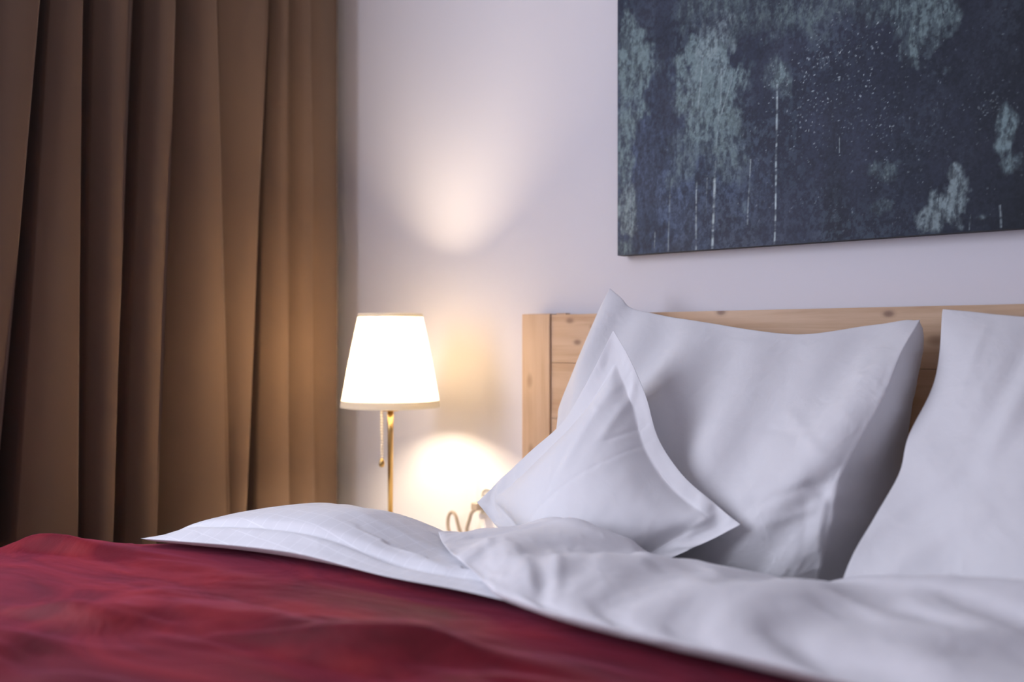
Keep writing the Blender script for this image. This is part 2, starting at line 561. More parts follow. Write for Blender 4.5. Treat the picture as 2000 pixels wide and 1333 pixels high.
def add_folds(X, folds, axes, big=0.002, fine=0.0006, seed=1, groove=None, scale=1.0, wmin=0.0):
    """displace the outer sheet along its normal"""
    Y = X[0]
    n = np.cross(np.gradient(Y, axis=1), np.gradient(Y, axis=0))
    n /= np.linalg.norm(n, axis=2, keepdims=True) + 1e-12
    if axes == 'xz' and n[..., 1].mean() > 0: n = -n
    if axes == 'xy' and n[..., 2].mean() < 0: n = -n
    a = Y[..., 0]; b_ = Y[..., 2] if axes == 'xz' else Y[..., 1]
    nv, nu = a.shape
    u = np.linspace(0, 1, nu)[None, :]; v = np.linspace(0, 1, nv)[:, None]
    edge = np.clip(np.minimum(np.minimum(u, 1 - u) * nu, np.minimum(v, 1 - v) * nv) / 6, 0, 1)
    h = np.zeros_like(a)
    for (x0, z0, x1, z1, w, am) in folds:
        w = max(w, wmin)
        dx, dz = x1 - x0, z1 - z0; L2 = dx * dx + dz * dz
        t = ((a - x0) * dx + (b_ - z0) * dz) / L2
        bend_ = 0.12 * math.sqrt(L2) * math.sin(x0 * 90) * (t * (1 - t) * 4 * (t > 0) * (t < 1)) * 0.35
        d = ((a - x0) * dz - (b_ - z0) * dx) / math.sqrt(L2) + bend_
        tc = np.clip(t, 0, 1)
        end = np.sqrt(np.clip(t - 1, 0, None) ** 2 + np.clip(-t, 0, None) ** 2) * math.sqrt(L2)
        h += scale * am * np.exp(-(d / w) ** 2 - (end / (w * 1.5)) ** 2) * (0.35 + 0.65 * np.sin(np.pi * (0.15 + 0.7 * tc)))
    if groove is not None:                              # the folded edge shows two layers
        vg, wg, dg = groove
        h = h - dg * np.exp(-((v - vg - 0.012 * fbm(u * 5, u * 0, seed, 2)) / wg) ** 2) - 0.35 * dg * (v < vg) + 0 * u
    c, s_ = math.cos(0.9), math.sin(0.9)
    p, q = a * c + b_ * s_, -a * s_ + b_ * c
    h += big * fbm(p * 9 + seed, q * 16, seed, 3, 0.5) * 2
    r1 = 1 - np.abs(fbm(p * 20 + 3 * seed, q * 42, seed + 5, 2, 0.5)) * 5        # thin ridges
    h += fine * np.clip(r1, 0, 1) ** 3 * np.clip(fbm(a * 7, b_ * 7, seed + 9, 2) * 4, 0, 1) * 2
    h += fine * 0.8 * fbm(a * 60, b_ * 60, seed + 12, 2)
    X = X.copy()
    X[0] = Y + n * (h * edge)[..., None]
    return X


# ------------------------------------------------------------------ the room
XL, XR, YB = -0.80, 2.45, -3.3
CH = 2.6


def structure(o): return tag(o, kind='structure')


structure(box('wall_back', (XL - 0.1, 0.0, 0), (XR + 0.1, 0.12, CH), M_WALL))
structure(box('floor', (XL - 0.1, YB, -0.1), (XR + 0.1, 0.12, 0), M_FLOOR))
structure(box('ceiling', (XL - 0.1, YB, CH), (XR + 0.1, 0.12, CH + 0.1), M_CEIL))
bm = bmesh.new()
WY0, WY1, WZ0, WZ1 = -2.60, -1.16, 0.75, 2.25
for lo, hi in (((XL - 0.12, WY1, 0), (XL, 0, CH)), ((XL - 0.12, YB, 0), (XL, WY0, CH)),
               ((XL - 0.12, WY0, 0), (XL, WY1, WZ0)), ((XL - 0.12, WY0, WZ1), (XL, WY1, CH))):
    add_box(bm, lo, hi)
structure(bm_obj('wall_left', bm, M_WALL))
structure(box('wall_front', (XL - 0.1, YB - 0.12, 0), (XR + 0.1, YB, CH), M_WALL))
structure(box('wall_right', (XR, YB, 0), (XR + 0.12, 0, CH), M_WALL))
bm = bmesh.new()
for lo, hi in (((XL - 0.12, WY0, WZ0), (XL - 0.07, WY0 + 0.05, WZ1)), ((XL - 0.12, WY1 - 0.05, WZ0), (XL - 0.07, WY1, WZ1)),
               ((XL - 0.12, WY0, WZ0), (XL - 0.07, WY1, WZ0 + 0.05)), ((XL - 0.12, WY0, WZ1 - 0.05), (XL - 0.07, WY1, WZ1)),
               ((XL - 0.12, -1.84, WZ0), (XL - 0.07, -1.78, WZ1))):
    add_box(bm, lo, hi, 0.004)
structure(bm_obj('window_1', bm, M_TABLE))
structure(box('baseboard_back', (XL, -0.014, 0), (XR, 0.0, 0.07), M_TABLE, bev=0.003))

# ------------------------------------------------------------------ curtain on the left wall
# each pleat: crest position along the wall at head and foot of the view, valley depth behind it
# crest y at the head and foot of the view, depth of the slot behind it (head, foot), slot share, set-back of the face beyond the slot
CR = [(-1.210, -1.215, .08, .08, .2, .02), (-1.10, -1.11, .08, .08, .2, .02), (-1.00, -1.01, .10, .10, .35, .03),  # unseen pleats left of the view, added to shade the wall from daylight
      (-0.862, -0.915, .13, .13, .30, .020), (-0.745, -0.752, .12, .12, .34, .034), (-0.650, -0.672, .13, .13, .40, .034), (-0.548, -0.570, .040, .045, .12, .062),
      (-0.412, -0.396, .014, .018, .12, .022), (-0.310, -0.342, .05, .13, .36, .028), (-0.224, -0.222, .014, .022, .14, .028), (-0.150, -0.138, .014, .022, .16, .026), (-0.040, -0.040, .05, .05, .2, .01)]


def crest_x(y):
    a = max(0.0, min(1.0, (y + 0.16) / 0.12)); b_ = max(0.0, min(1.0, (-0.92 - y) / 0.1))
    return -0.600 - 0.040 * a * a * (3 - 2 * a) - 0.0 * b_


def curtain():
    nz = 40
    rows = []
    for k in range(nz + 1):
        z = 0.03 + (2.5 - 0.03) * k / nz
        t = (1.25 - z) / 0.6                      # 0 near the top of the view, 1 near its foot
        t = max(-0.8, min(1.6, t))
        ys = [c[0] + (c[1] - c[0]) * t for c in CR]
        pts = []
        for i in range(len(CR) - 1):
            w = ys[i + 1] - ys[i]
            d = CR[i][2] + (CR[i][3] - CR[i][2]) * max(0, min(1, t)); qs, dp = CR[i][4], CR[i][5]
            for s in range(48):
                q = s / 48
                if q < qs:
                    f = q / qs
                    x = -d * math.sin(math.pi * f) ** 0.8 - dp * f * f * (3 - 2 * f)
                else:
                    g = (q - qs) / (1 - qs)
                    x = -dp * (1 - g) ** 2.0 + dp * 0.10 * math.sin(math.pi * g)
                x += crest_x(ys[i] + w * q) + 0.004 * math.sin(3.1 * z + 1.7 * i)
                y = ys[i] + w * q
                pts.append((x, y, z))
        xe = crest_x(ys[-1])
        pts.append((xe, ys[-1], z))
        for s in range(1, 9):                     # last hem turns back to the wall
            pts.append((xe - 0.012 * s, ys[-1] + 0.016 * math.sin(s / 8 * math.pi * 0.9), z))
        rows.append(pts)
    n = len(rows[0])
    V = [p for r in rows for p in r]
    F = [(k * n + i, k * n + i + 1, (k + 1) * n + i + 1, (k + 1) * n + i) for k in range(nz) for i in range(n - 1)]
    o = mesh_np('cloth', V, F, M_CURTAIN)
    md = o.modifiers.new('thickness', 'SOLIDIFY'); md.thickness = 0.003; md.offset = -1
    return o


cu = empty('curtain', (-0.66, -0.6, 0.0), 'floor-length brown blackout curtain hanging in deep pleats left of the lamp', 'curtain')
c_ = curtain(); c_.parent = cu
for v_ in c_.data.vertices: v_.co -= cu.location
c_.location = (0, 0, 0)
tube('rail', [(-0.66, -2.9, 2.53), (-0.66, -0.02, 2.53)], 0.012, M_TABLE, cu)


# ------------------------------------------------------------------ bed
bed = empty('bed', (0.95, -1.05, 0.0), 'double bed with pale pine headboard of horizontal boards below the forest canvas', 'bed')
hb = box('headboard', (0.095, -0.034, 0.30), (1.805, -0.008, 0.985), M_WOOD, bed)
BZ = 1.010
zb = [0.30, 0.42, 0.54, 0.66, 0.785, 0.905, BZ - 0.001]
for i in range(6):
    box('board', (0.0795, -0.040, zb[i] + 0.0004), (1.8205, -0.012, zb[i + 1] - 0.0004), M_WOOD, hb, 0.0006)
box('post', (0.0, -0.044, 0.0), (0.078, -0.015, BZ + 0.001), M_WOODV, bed, 0.002)
box('post', (1.822, -0.044, 0.0), (1.90, -0.015, BZ + 0.001), M_WOODV, bed, 0.002)
box('corner_block', (0.079, -0.022, BZ - 0.03), (0.105, -0.006, BZ + 0.002), M_WOODV, bed, 0.001)
box('side_rail', (0.0, -2.098, 0.22), (0.028, -0.045, 0.38), M_WOOD, bed, 0.002)
box('side_rail', (1.872, -2.098, 0.22), (1.90, -0.045, 0.38), M_WOOD, bed, 0.002)
box('footboard', (0.0, -2.13, 0.16), (1.90, -2.10, 0.42), M_WOOD, bed, 0.003)
box('leg', (0.0, -2.13, 0.0), (0.07, -2.06, 0.16), M_WOODV, bed, 0.003)
box('leg', (1.83, -2.13, 0.0), (1.90, -2.06, 0.16), M_WOODV, bed, 0.003)
box('slat_base', (0.028, -2.09, 0.24), (1.872, -0.05, 0.29), M_WOOD, bed)

mat_o = box('mattress', (0.035, -2.09, 0.29), (1.865, -0.05, 0.535), M_SHEET, None, 0.035, 4)
tag(mat_o, 'white-sheeted mattress of the double bed, mostly hidden under the duvets and pillows', 'mattress')

# ------------------------------------------------------------------ pillows
def wallfloor(zf, yf=-0.046):
    def c(X):
        X[..., 1] = np.minimum(X[..., 1], yf)
        X[..., 2] = np.maximum(X[..., 2], zf)
        return X
    return c


class Front:
    """how far forward (y) the things already placed reach, per x-z cell"""
    def __init__(self):
        self.g = np.full((260, 80), 9.0)

    def add(self, Y):
        i = ((Y[..., 0] + 0.3) / 0.01).astype(int).clip(1, 258).ravel(); j = ((Y[..., 2] - 0.5) / 0.01).astype(int).clip(1, 78).ravel()
        y = Y[..., 1].ravel()
        for di in (0, 1):
            for dj in (0, 1):
                np.minimum.at(self.g, (i + di, j + dj), y)

    def clamp(self, X, gap=0.005):
        i = ((X[..., 0] + 0.3) / 0.01).astype(int).clip(0, 259); j = ((X[..., 2] - 0.5) / 0.01).astype(int).clip(0, 79)
        X[..., 1] = np.minimum(X[..., 1], self.g[i, j] - gap)
        return X


front = Front()

# pillow leaning on the headboard: front panel, crisp fold, side panel to the seam
P1T = [(.296, -.13, 1.056), (.319, -.12, 1.037), (.353, -.11, 1.015), (.525, -.12, .992), (.681, -.12, .973), (.796, -.10, .982), (.873, -.09, .988)]
P1L = [(.296, -.13, 1.056), (.272, -.14, 1.003), (.254, -.19, .904), (.247, -.23, .831), (.255, -.25, .794), (.27, -.30, .66), (.29, -.31, .55)]
P1C = [(0.876, -0.100, 0.987), (0.878, -0.190, 0.933), (0.873, -0.260, 0.858), (0.836, -0.320, 0.752), (0.833, -0.335, 0.698), (0.819, -0.340, 0.635), (.80, -.33, .55)]
P1S = [(0.874, -0.080, 0.973), (0.868, -0.075, 0.924), (0.858, -0.075, 0.874), (0.846, -0.080, 0.799), (0.845, -0.085, 0.758), (.87, -.10, .62), (.84, -.12, .548)]
nu1, ng, nv1 = 78, 14, 66
Sf = coons([P1L[-1], (.55, -.33, .545), P1C[-1]], P1T, P1L[::-1], P1C[::-1], nu1, nv1)
Sg = coons([P1C[-1], P1S[-1]], [P1C[0], P1S[0]], P1C[::-1], P1S[::-1], ng, nv1)
S1 = np.concatenate([Sf, Sg[:, 1:]], 1)
crease_t = resample(P1C[::-1], nv1)
X1 = inflate(S1, 0.17, slack=1.05, volume=0.034, steps=240, seed=3, collide=wallfloor(0.54), k_rim=0.05,
             attract=[(np.arange(nv1), np.full(nv1, nu1 - 1), crease_t, 0.35)], crease_cols=(nu1 - 1, ), out=(0, -1, .15), press=0.0016)
X1 = add_folds(refine(relax(X1, 14, nu1 - 1)), FOLDS_P1, 'xz', big=.0008, seed=2, scale=.65)
front.add(X1[0])
pl1 = sheets_mesh('pillow', X1, M_COTTON, crease_col=2 * (nu1 - 1))
tag(pl1, 'large plump white pillow behind the small diamond cushion, leaning on the headboard', 'pillow')

P2L = [(.906, -.09, 1.003), (.915, -.14, .925), (.916, -.18, .879), (.903, -.24, .814), (.906, -.29, .766), (.892, -.35, .707), (.879, -.41, .646), (.88, -.43, .55)]
P2T = [(.906, -.09, 1.003), (.952, -.09, .999), (1.024, -.10, .992), (1.25, -.12, .975), (1.62, -.10, 1.0)]
P2R = [(1.62, -.10, 1.0), (1.64, -.2, .85), (1.66, -.36, .70), (1.64, -.43, .55)]
S2 = coons([P2L[-1], (1.2, -.47, .545), P2R[-1]], P2T, P2L[::-1], P2R[::-1], 74, 66)
X2 = inflate(S2, 0.16, slack=1.03, volume=0.036, steps=240, seed=8, collide=wallfloor(0.54), k_rim=0.07, out=(0, -1, .3), press=0.0016)
X2 = add_folds(refine(relax(X2, 40)), FOLDS_P2, 'xz', big=.0008, seed=4)
pl2 = sheets_mesh('pillow', X2, M_COTTON)
tag(pl2, 'white pillow cut off by the right edge of the photo, leaning on the headboard', 'pillow')

def cushion_contact(X):
    X[..., 2] = np.maximum(X[..., 2], 0.545)
    return front.clamp(X)


# small cushion with a flat flange, standing on one corner
CT = (.424, -.30, .972); CLf = (.180, -.385, .657); CRt = (.716, -.39, .681); CB = (.47, -.47, .545)
LT = [CLf, (.272, -.355, .751), (.338, -.335, .812), (.386, -.325, .886), CT]
TR = [CT, (.472, -.315, .920), (.514, -.33, .864), (.552, -.35, .80), (.606, -.37, .749), (.661, -.38, .712), CRt]
LB = [CLf, (.30, -.42, .60), CB]
BR = [CB, (.58, -.45, .60), CRt]
S3 = coons(LB[::-1] and LB, TR, LT, BR, 72, 72)
X3 = inflate(S3, 0.10, slack=1.045, volume=0.0062, steps=240, seed=5, collide=cushion_contact, flange=6, k_rim=0.10, out=(0, -1, .25), press=0.0014)
X3 = add_folds(refine(X3), FOLDS_CUSH, 'xz', big=0.001, fine=.0004, seed=6)
front.add(X3[0]); front.add(X2[0])
cs = sheets_mesh('cushion', X3, M_COTTON2)
tag(cs, 'small white cushion with flat flanged border standing on one corner like a diamond', 'cushion')


# ------------------------------------------------------------------ duvets (folded back over the throw)
top_field = np.full((260, 110), -9.0)                # height of the left duvet, for the right one to lie on


def cloth_floor(X):
    z0 = np.where(X[..., 1] < -0.72, 0.622, 0.604)
    z0 = np.where(X[..., 1] > -0.50, 0.56, z0)
    X[..., 2] = np.maximum(X[..., 2], z0)
    i = ((X[..., 0] + 0.3) / 0.01).astype(int).clip(0, 259); j = ((X[..., 1] + 1.2) / 0.01).astype(int).clip(0, 109)
    X[..., 2] = np.maximum(X[..., 2], top_field[i, j] + 0.004)
    return front.clamp(X)


DL_back = [(-.11, -.56, .61), (.02, -.54, .645), (.10, -.535, .642), (.19, -.53, .63), (.26, -.52, .625), (.40, -.50, .61), (.80, -.47, .60)]
DL_front = [(-.11, -.885, .628), (.0, -.86, .632), (.09, -.835, .634), (.20, -.815, .636), (.30, -.805, .636), (.42, -.80, .636), (.52, -.79, .636), (.62, -.79, .635), (.80, -.79, .63)]
DL_l = [(-.11, -.885, .628), (-.135, -.78, .61), (-.13, -.66, .60), (-.10, -.56, .60)]
SL = coons(DL_front, DL_back, DL_l, [(.80, -.79, .63), (.80, -.65, .62), (.80, -.47, .60)], 110, 46)
XL_ = inflate(SL, 0.05, slack=1.004, volume=0.0150, steps=160, seed=11, collide=cloth_floor, k_rim=0.10, out=(0, 0, 1), press=0.0008)
kx_ = np.clip((XL_[..., 0] - 0.18) / 0.22, 0, 1); kx_ = 1 - 0.62 * kx_ * kx_ * (3 - 2 * kx_)   # pressed down by the right duvet
fl_ = np.where(XL_[..., 1] < -0.72, 0.623, 0.605)
XL_[..., 2] = np.where(XL_[..., 2] > fl_, fl_ + (XL_[..., 2] - fl_) * kx_, XL_[..., 2])
XL_ = add_folds(refine(XL_), FOLDS_DL[5:], 'xy', big=.0013, fine=.0004, seed=8, groove=(.17, .028, .007), scale=.6, wmin=.009)
ti = ((XL_[0, ..., 0] + 0.3) / 0.01).astype(int).clip(1, 258).ravel(); tj = ((XL_[0, ..., 1] + 1.2) / 0.01).astype(int).clip(1, 108).ravel()
for di in (0, 1):
    for dj in (0, 1):
        np.maximum.at(top_field, (ti + di, tj + dj), XL_[0, ..., 2].ravel())
dl = sheets_mesh('duvet', XL_, M_CHECK)
tag(dl, 'left white duvet with faint check weave, folded back beside the lamp', 'duvet', 'twin duvets on the bed')

DR_back = [(.315, -.62, .640), (.33, -.50, .638), (.42, -.455, .636), (.53, -.455, .628), (.64, -.45, .625), (.72, -.46, .630), (.84, -.43, .618), (.95, -.42, .615), (1.1, -.42, .612), (1.4, -.43, .61), (1.9, -.42, .60)]
DR_l = [(.60, -.805, .64), (.52, -.755, .645), (.42, -.70, .65), (.315, -.62, .645)]
DR_front = [(.60, -.805, .64), (.70, -.825, .64), (.77, -.83, .64), (.87, -.83, .64), (.95, -.83, .64), (1.05, -.832, .64), (1.2, -.835, .64), (1.5, -.84, .64), (1.9, -.83, .60)]
SR = coons(DR_front, DR_back, DR_l, [(1.9, -.83, .60), (1.92, -.62, .60), (1.9, -.42, .60)], 150, 50)
XR_ = inflate(SR, 0.07, slack=1.018, volume=0.0205, steps=180, seed=21, collide=cloth_floor, k_rim=0.10, out=(0, 0, 1), press=0.0009)
XR_ = add_folds(refine(XR_), FOLDS_DR, 'xy', big=.0014, fine=.0005, seed=10, scale=.62, wmin=.0085)
dr = sheets_mesh('duvet', XR_, M_DUVET)
tag(dr, 'right white duvet lapping over the checked one, in front of the pillows', 'duvet', 'twin duvets on the bed')
# the unfolded lower halves, under the throw
def slab(x0, x1, parent):
    b = box('lower_layer', (x0, -2.06, 0.537), (x1, -0.52, 0.600), M_DUVET, parent, 0.028, 4)
    return b
slab(-0.105, 0.94, dl)
slab(0.95, 1.96, dr)

# ------------------------------------------------------------------ crimson velvet throw
def throw():
    nx, ny = 260, 190
    xs = np.linspace(-0.54, 2.25, nx); ys = np.linspace(0, 1, ny)
    X, Y = np.meshgrid(xs, ys)
    head = -0.735 - 0.14 * np.clip((-0.02 - X) / .12, 0, 1)
    Y = -2.2 + (head + 2.2) * Y
    # soft folds running roughly along the bed's width, slanting
    a = X * 0.93 + Y * 0.35; c = -X * 0.35 + Y * 0.93
    Z = 0.614 + 0.034 * fbm(a * 2.0, c * 6.5, 4, 3, 0.45) + 0.028 * fbm(a * 4, c * 16, 9, 3) + 0.022 * np.exp(-((X - 0.24) / .10) ** 2) * np.clip((-1.1 - Y) / .2, 0, 1)
    Z -= 0.010 * np.clip((0.0 - X) / .14, 0, 1)
    Z *= 1
    # never above the duvet's fold line
    fade = np.clip((-0.87 - Y) / 0.09, 0, 1)
    Z = 0.612 + (np.maximum(Z, 0.6075) - 0.612) * fade
    # over the left and right sides of the bed
    k_ = np.clip((-0.86 - Y) / .18, 0, 1); k_ = k_ * k_ * (3 - 2 * k_)
    for side, x0 in ((-1, -0.155 - 0.125 * k_ - 0.01 * np.sin(Y * 17)), (1, 1.985)):
        over = np.clip((X - x0) * side, 0, None)
        r = 0.035
        Z = Z - np.where(over < r, r - np.sqrt(np.clip(r * r - over * over, 0, None)), r + (over - r))
        X = np.where(over > r, x0 + side * (r + (over - r) * 0.06), X)
    V = np.stack([X, Y, Z], -1).reshape(-1, 3)
    F = [(i * nx + j, i * nx + j + 1, (i + 1) * nx + j + 1, (i + 1) * nx + j) for i in range(ny - 1) for j in range(nx - 1)]
    o = mesh_np('bed_throw', V, F, M_VELVET)
    md = o.modifiers.new('thickness', 'SOLIDIFY'); md.thickness = 0.004; md.offset = -1
    return o


tag(throw(), 'crimson velvet throw spread across the foot of the bed in the foreground', 'throw')

# ------------------------------------------------------------------ bedside table
nt = empty('bedside_table', (-0.26, -0.21, 0.0), 'white bedside table under the lamp, hidden behind the bed', 'bedside table')
box('top', (-0.50, -0.40, 0.43), (-0.04, -0.005, 0.45), M_TABLE, nt, 0.003)
box('cabinet_body', (-0.49, -0.385, 0.10), (-0.05, -0.01, 0.43), M_TABLE, nt, 0.002)
dw = box('drawer', (-0.485, -0.400, 0.27), (-0.055, -0.386, 0.42), M_TABLE, nt, 0.002)
lathe('knob', [(0.001, 0.345), (0.012, 0.345), (0.014, 0.352), (0.010, 0.36), (0.001, 0.362)], -0.27, -0.41, M_BRASS, dw, 20)
for x in (-0.48, -0.09):
    for y in (-0.375, -0.05):
        box('leg', (x, y, 0.0), (x + 0.03, y + 0.03, 0.10), M_TABLE, nt)

# ------------------------------------------------------------------ table lamp
lamp = empty('table_lamp', LAMP, 'lit brass table lamp with white pleated shade and pull chain beside the curtain', 'lamp')
lx, ly = LAMP.x, LAMP.y
lathe('base', [(0.001, .4505), (0.075, .4505), (0.078, .456), (0.074, .463), (0.03, .470), (0.012, .482), (0.008, .50), (0.001, .50)], lx, ly, M_BRASS, lamp, 56)
tube('stem', [(lx, ly, .495), (lx, ly, .75), (lx, ly, .797)], lambda t: 0.0052 + 0.0022 * t, M_BRASS, lamp, 20)
sk = lathe('socket', [(0.001, .796), (0.019, .796), (0.021, .801), (0.017, .81), (0.016, .861), (0.001, .861)], lx, ly, M_BRASS, lamp, 32)
bulb = lathe('bulb', [(0.001, .8615), (0.012, .862), (0.015, .871), (0.027, .888), (0.031, .905), (0.026, .925), (0.012, .937), (0.001, .939)], lx, ly, M_BULB, lamp, 28)
NP = 96
ZB, ZT, RB, RT = 0.808, 1.010, 0.1085, 0.0695


def pleat(i, k): return (0.0016 if i % 2 else -0.0006)


prof = [(RB + (RT - RB) * t + 0.0010 * math.sin(math.pi * t), ZB + (ZT - ZB) * t) for t in [i / 16 for i in range(17)]]
shade = lathe('lamp_shade', prof, lx, ly, M_SHADE, lamp, NP * 2, pleat)
lathe('trim_band', [(RB + .0025, ZB - .004), (RB + .0030, ZB - .002), (RB + .0005, ZB + .012), (RB - .0012, ZB + .012), (RB - .0005, ZB - .004)], lx, ly, M_TRIM, shade, 64, close=True)
lathe('trim_band', [(RT + .0030, ZT - .005), (RT + .0022, ZT + .003), (RT - .001, ZT + .003), (RT - .001, ZT - .005)], lx, ly, M_TRIM, shade, 64, close=True)
bm = bmesh.new()
wires = []
for k in range(3):
    a = 2 * math.pi * k / 3 + .4
    tube('shade_wire', [(lx + .017 * math.cos(a), ly + .017 * math.sin(a), .836), (lx + .104 * math.cos(a), ly + .104 * math.sin(a), .822)], .0012, M_BRASS, shade, 6)
bm.free()
# pull chain with its end bead
ox, oy = lx - 0.0195 * 0.757, ly - 0.0195 * 0.654
vs, fs = [], []
bm = bmesh.new()
z = 0.798
while z > 0.690:
    mtx = Matrix.Translation((ox, oy, z)) @ Matrix.Scale(1.15, 4, (0, 0, 1))
    bmesh.ops.create_icosphere(bm, subdivisions=2, radius=0.0033, matrix=mtx)
    z -= 0.0066
ch = bm_obj('pull_chain', bm, M_CHAIN, lamp, True)
lathe('pull_bead', [(0.0005, .690), (0.003, .689), (0.0055, .683), (0.0065, .677), (0.005, .671), (0.0005, .669)], ox, oy, M_BRASS, lamp, 20)

# ------------------------------------------------------------------ wall socket and lamp cord
so = empty('wall_socket', (-0.125, 0.0, 0.590), 'white double wall socket low on the wall left of the headboard', 'socket')
box('plate', (-0.172, -0.009, 0.548), (-0.092, 0.0, 0.630), M_PLASTIC, so, 0.003)
for cx_ in (-0.132,):
    r_ = lathe('socket_recess', [(0.0215, 0.0), (0.0215, 0.004), (0.019, 0.004), (0.018, 0.001), (0.001, 0.001)], 0, 0, M_PLASTIC, None, 36)
    for v_ in r_.data.vertices:
        x_, y_, z_ = v_.co
        v_.co = (x_ + cx_ + 0.125, -0.009 - z_, y_ + 0.0)
    r_.parent = so
    for dx in (-0.0095, 0.0095):
        box('contact_hole', (cx_ + dx - .0028, -0.0118, 0.5872), (cx_ + dx + .0028, -0.0098, 0.5928), M_DARK, so, 0.0008)
cordo = empty('lamp_cord', (-0.15, -0.02, 0.50), 'thin pale cord with a hanging loop below the wall socket', 'cord')
box('plug', (-0.160, -0.040, 0.560), (-0.138, -0.0125, 0.578), M_CORD, cordo, 0.005, 3)
tube('cable', [(-0.149, -0.036, 0.562), (-0.162, -0.034, 0.552), (-0.172, -0.03, 0.535), (-0.180, -0.03, 0.515), (-0.182, -0.03, 0.495),
               (-0.196, -0.03, 0.492), (-0.205, -0.032, 0.515), (-0.212, -0.034, 0.540), (-0.222, -0.036, 0.548), (-0.232, -0.038, 0.538),
               (-0.232, -0.04, 0.512), (-0.218, -0.042, 0.490), (-0.204, -0.046, 0.478), (-0.215, -0.08, 0.458), (-0.235, -0.13, 0.4545)], 0.0042, M_CORD, cordo, 10, 6)


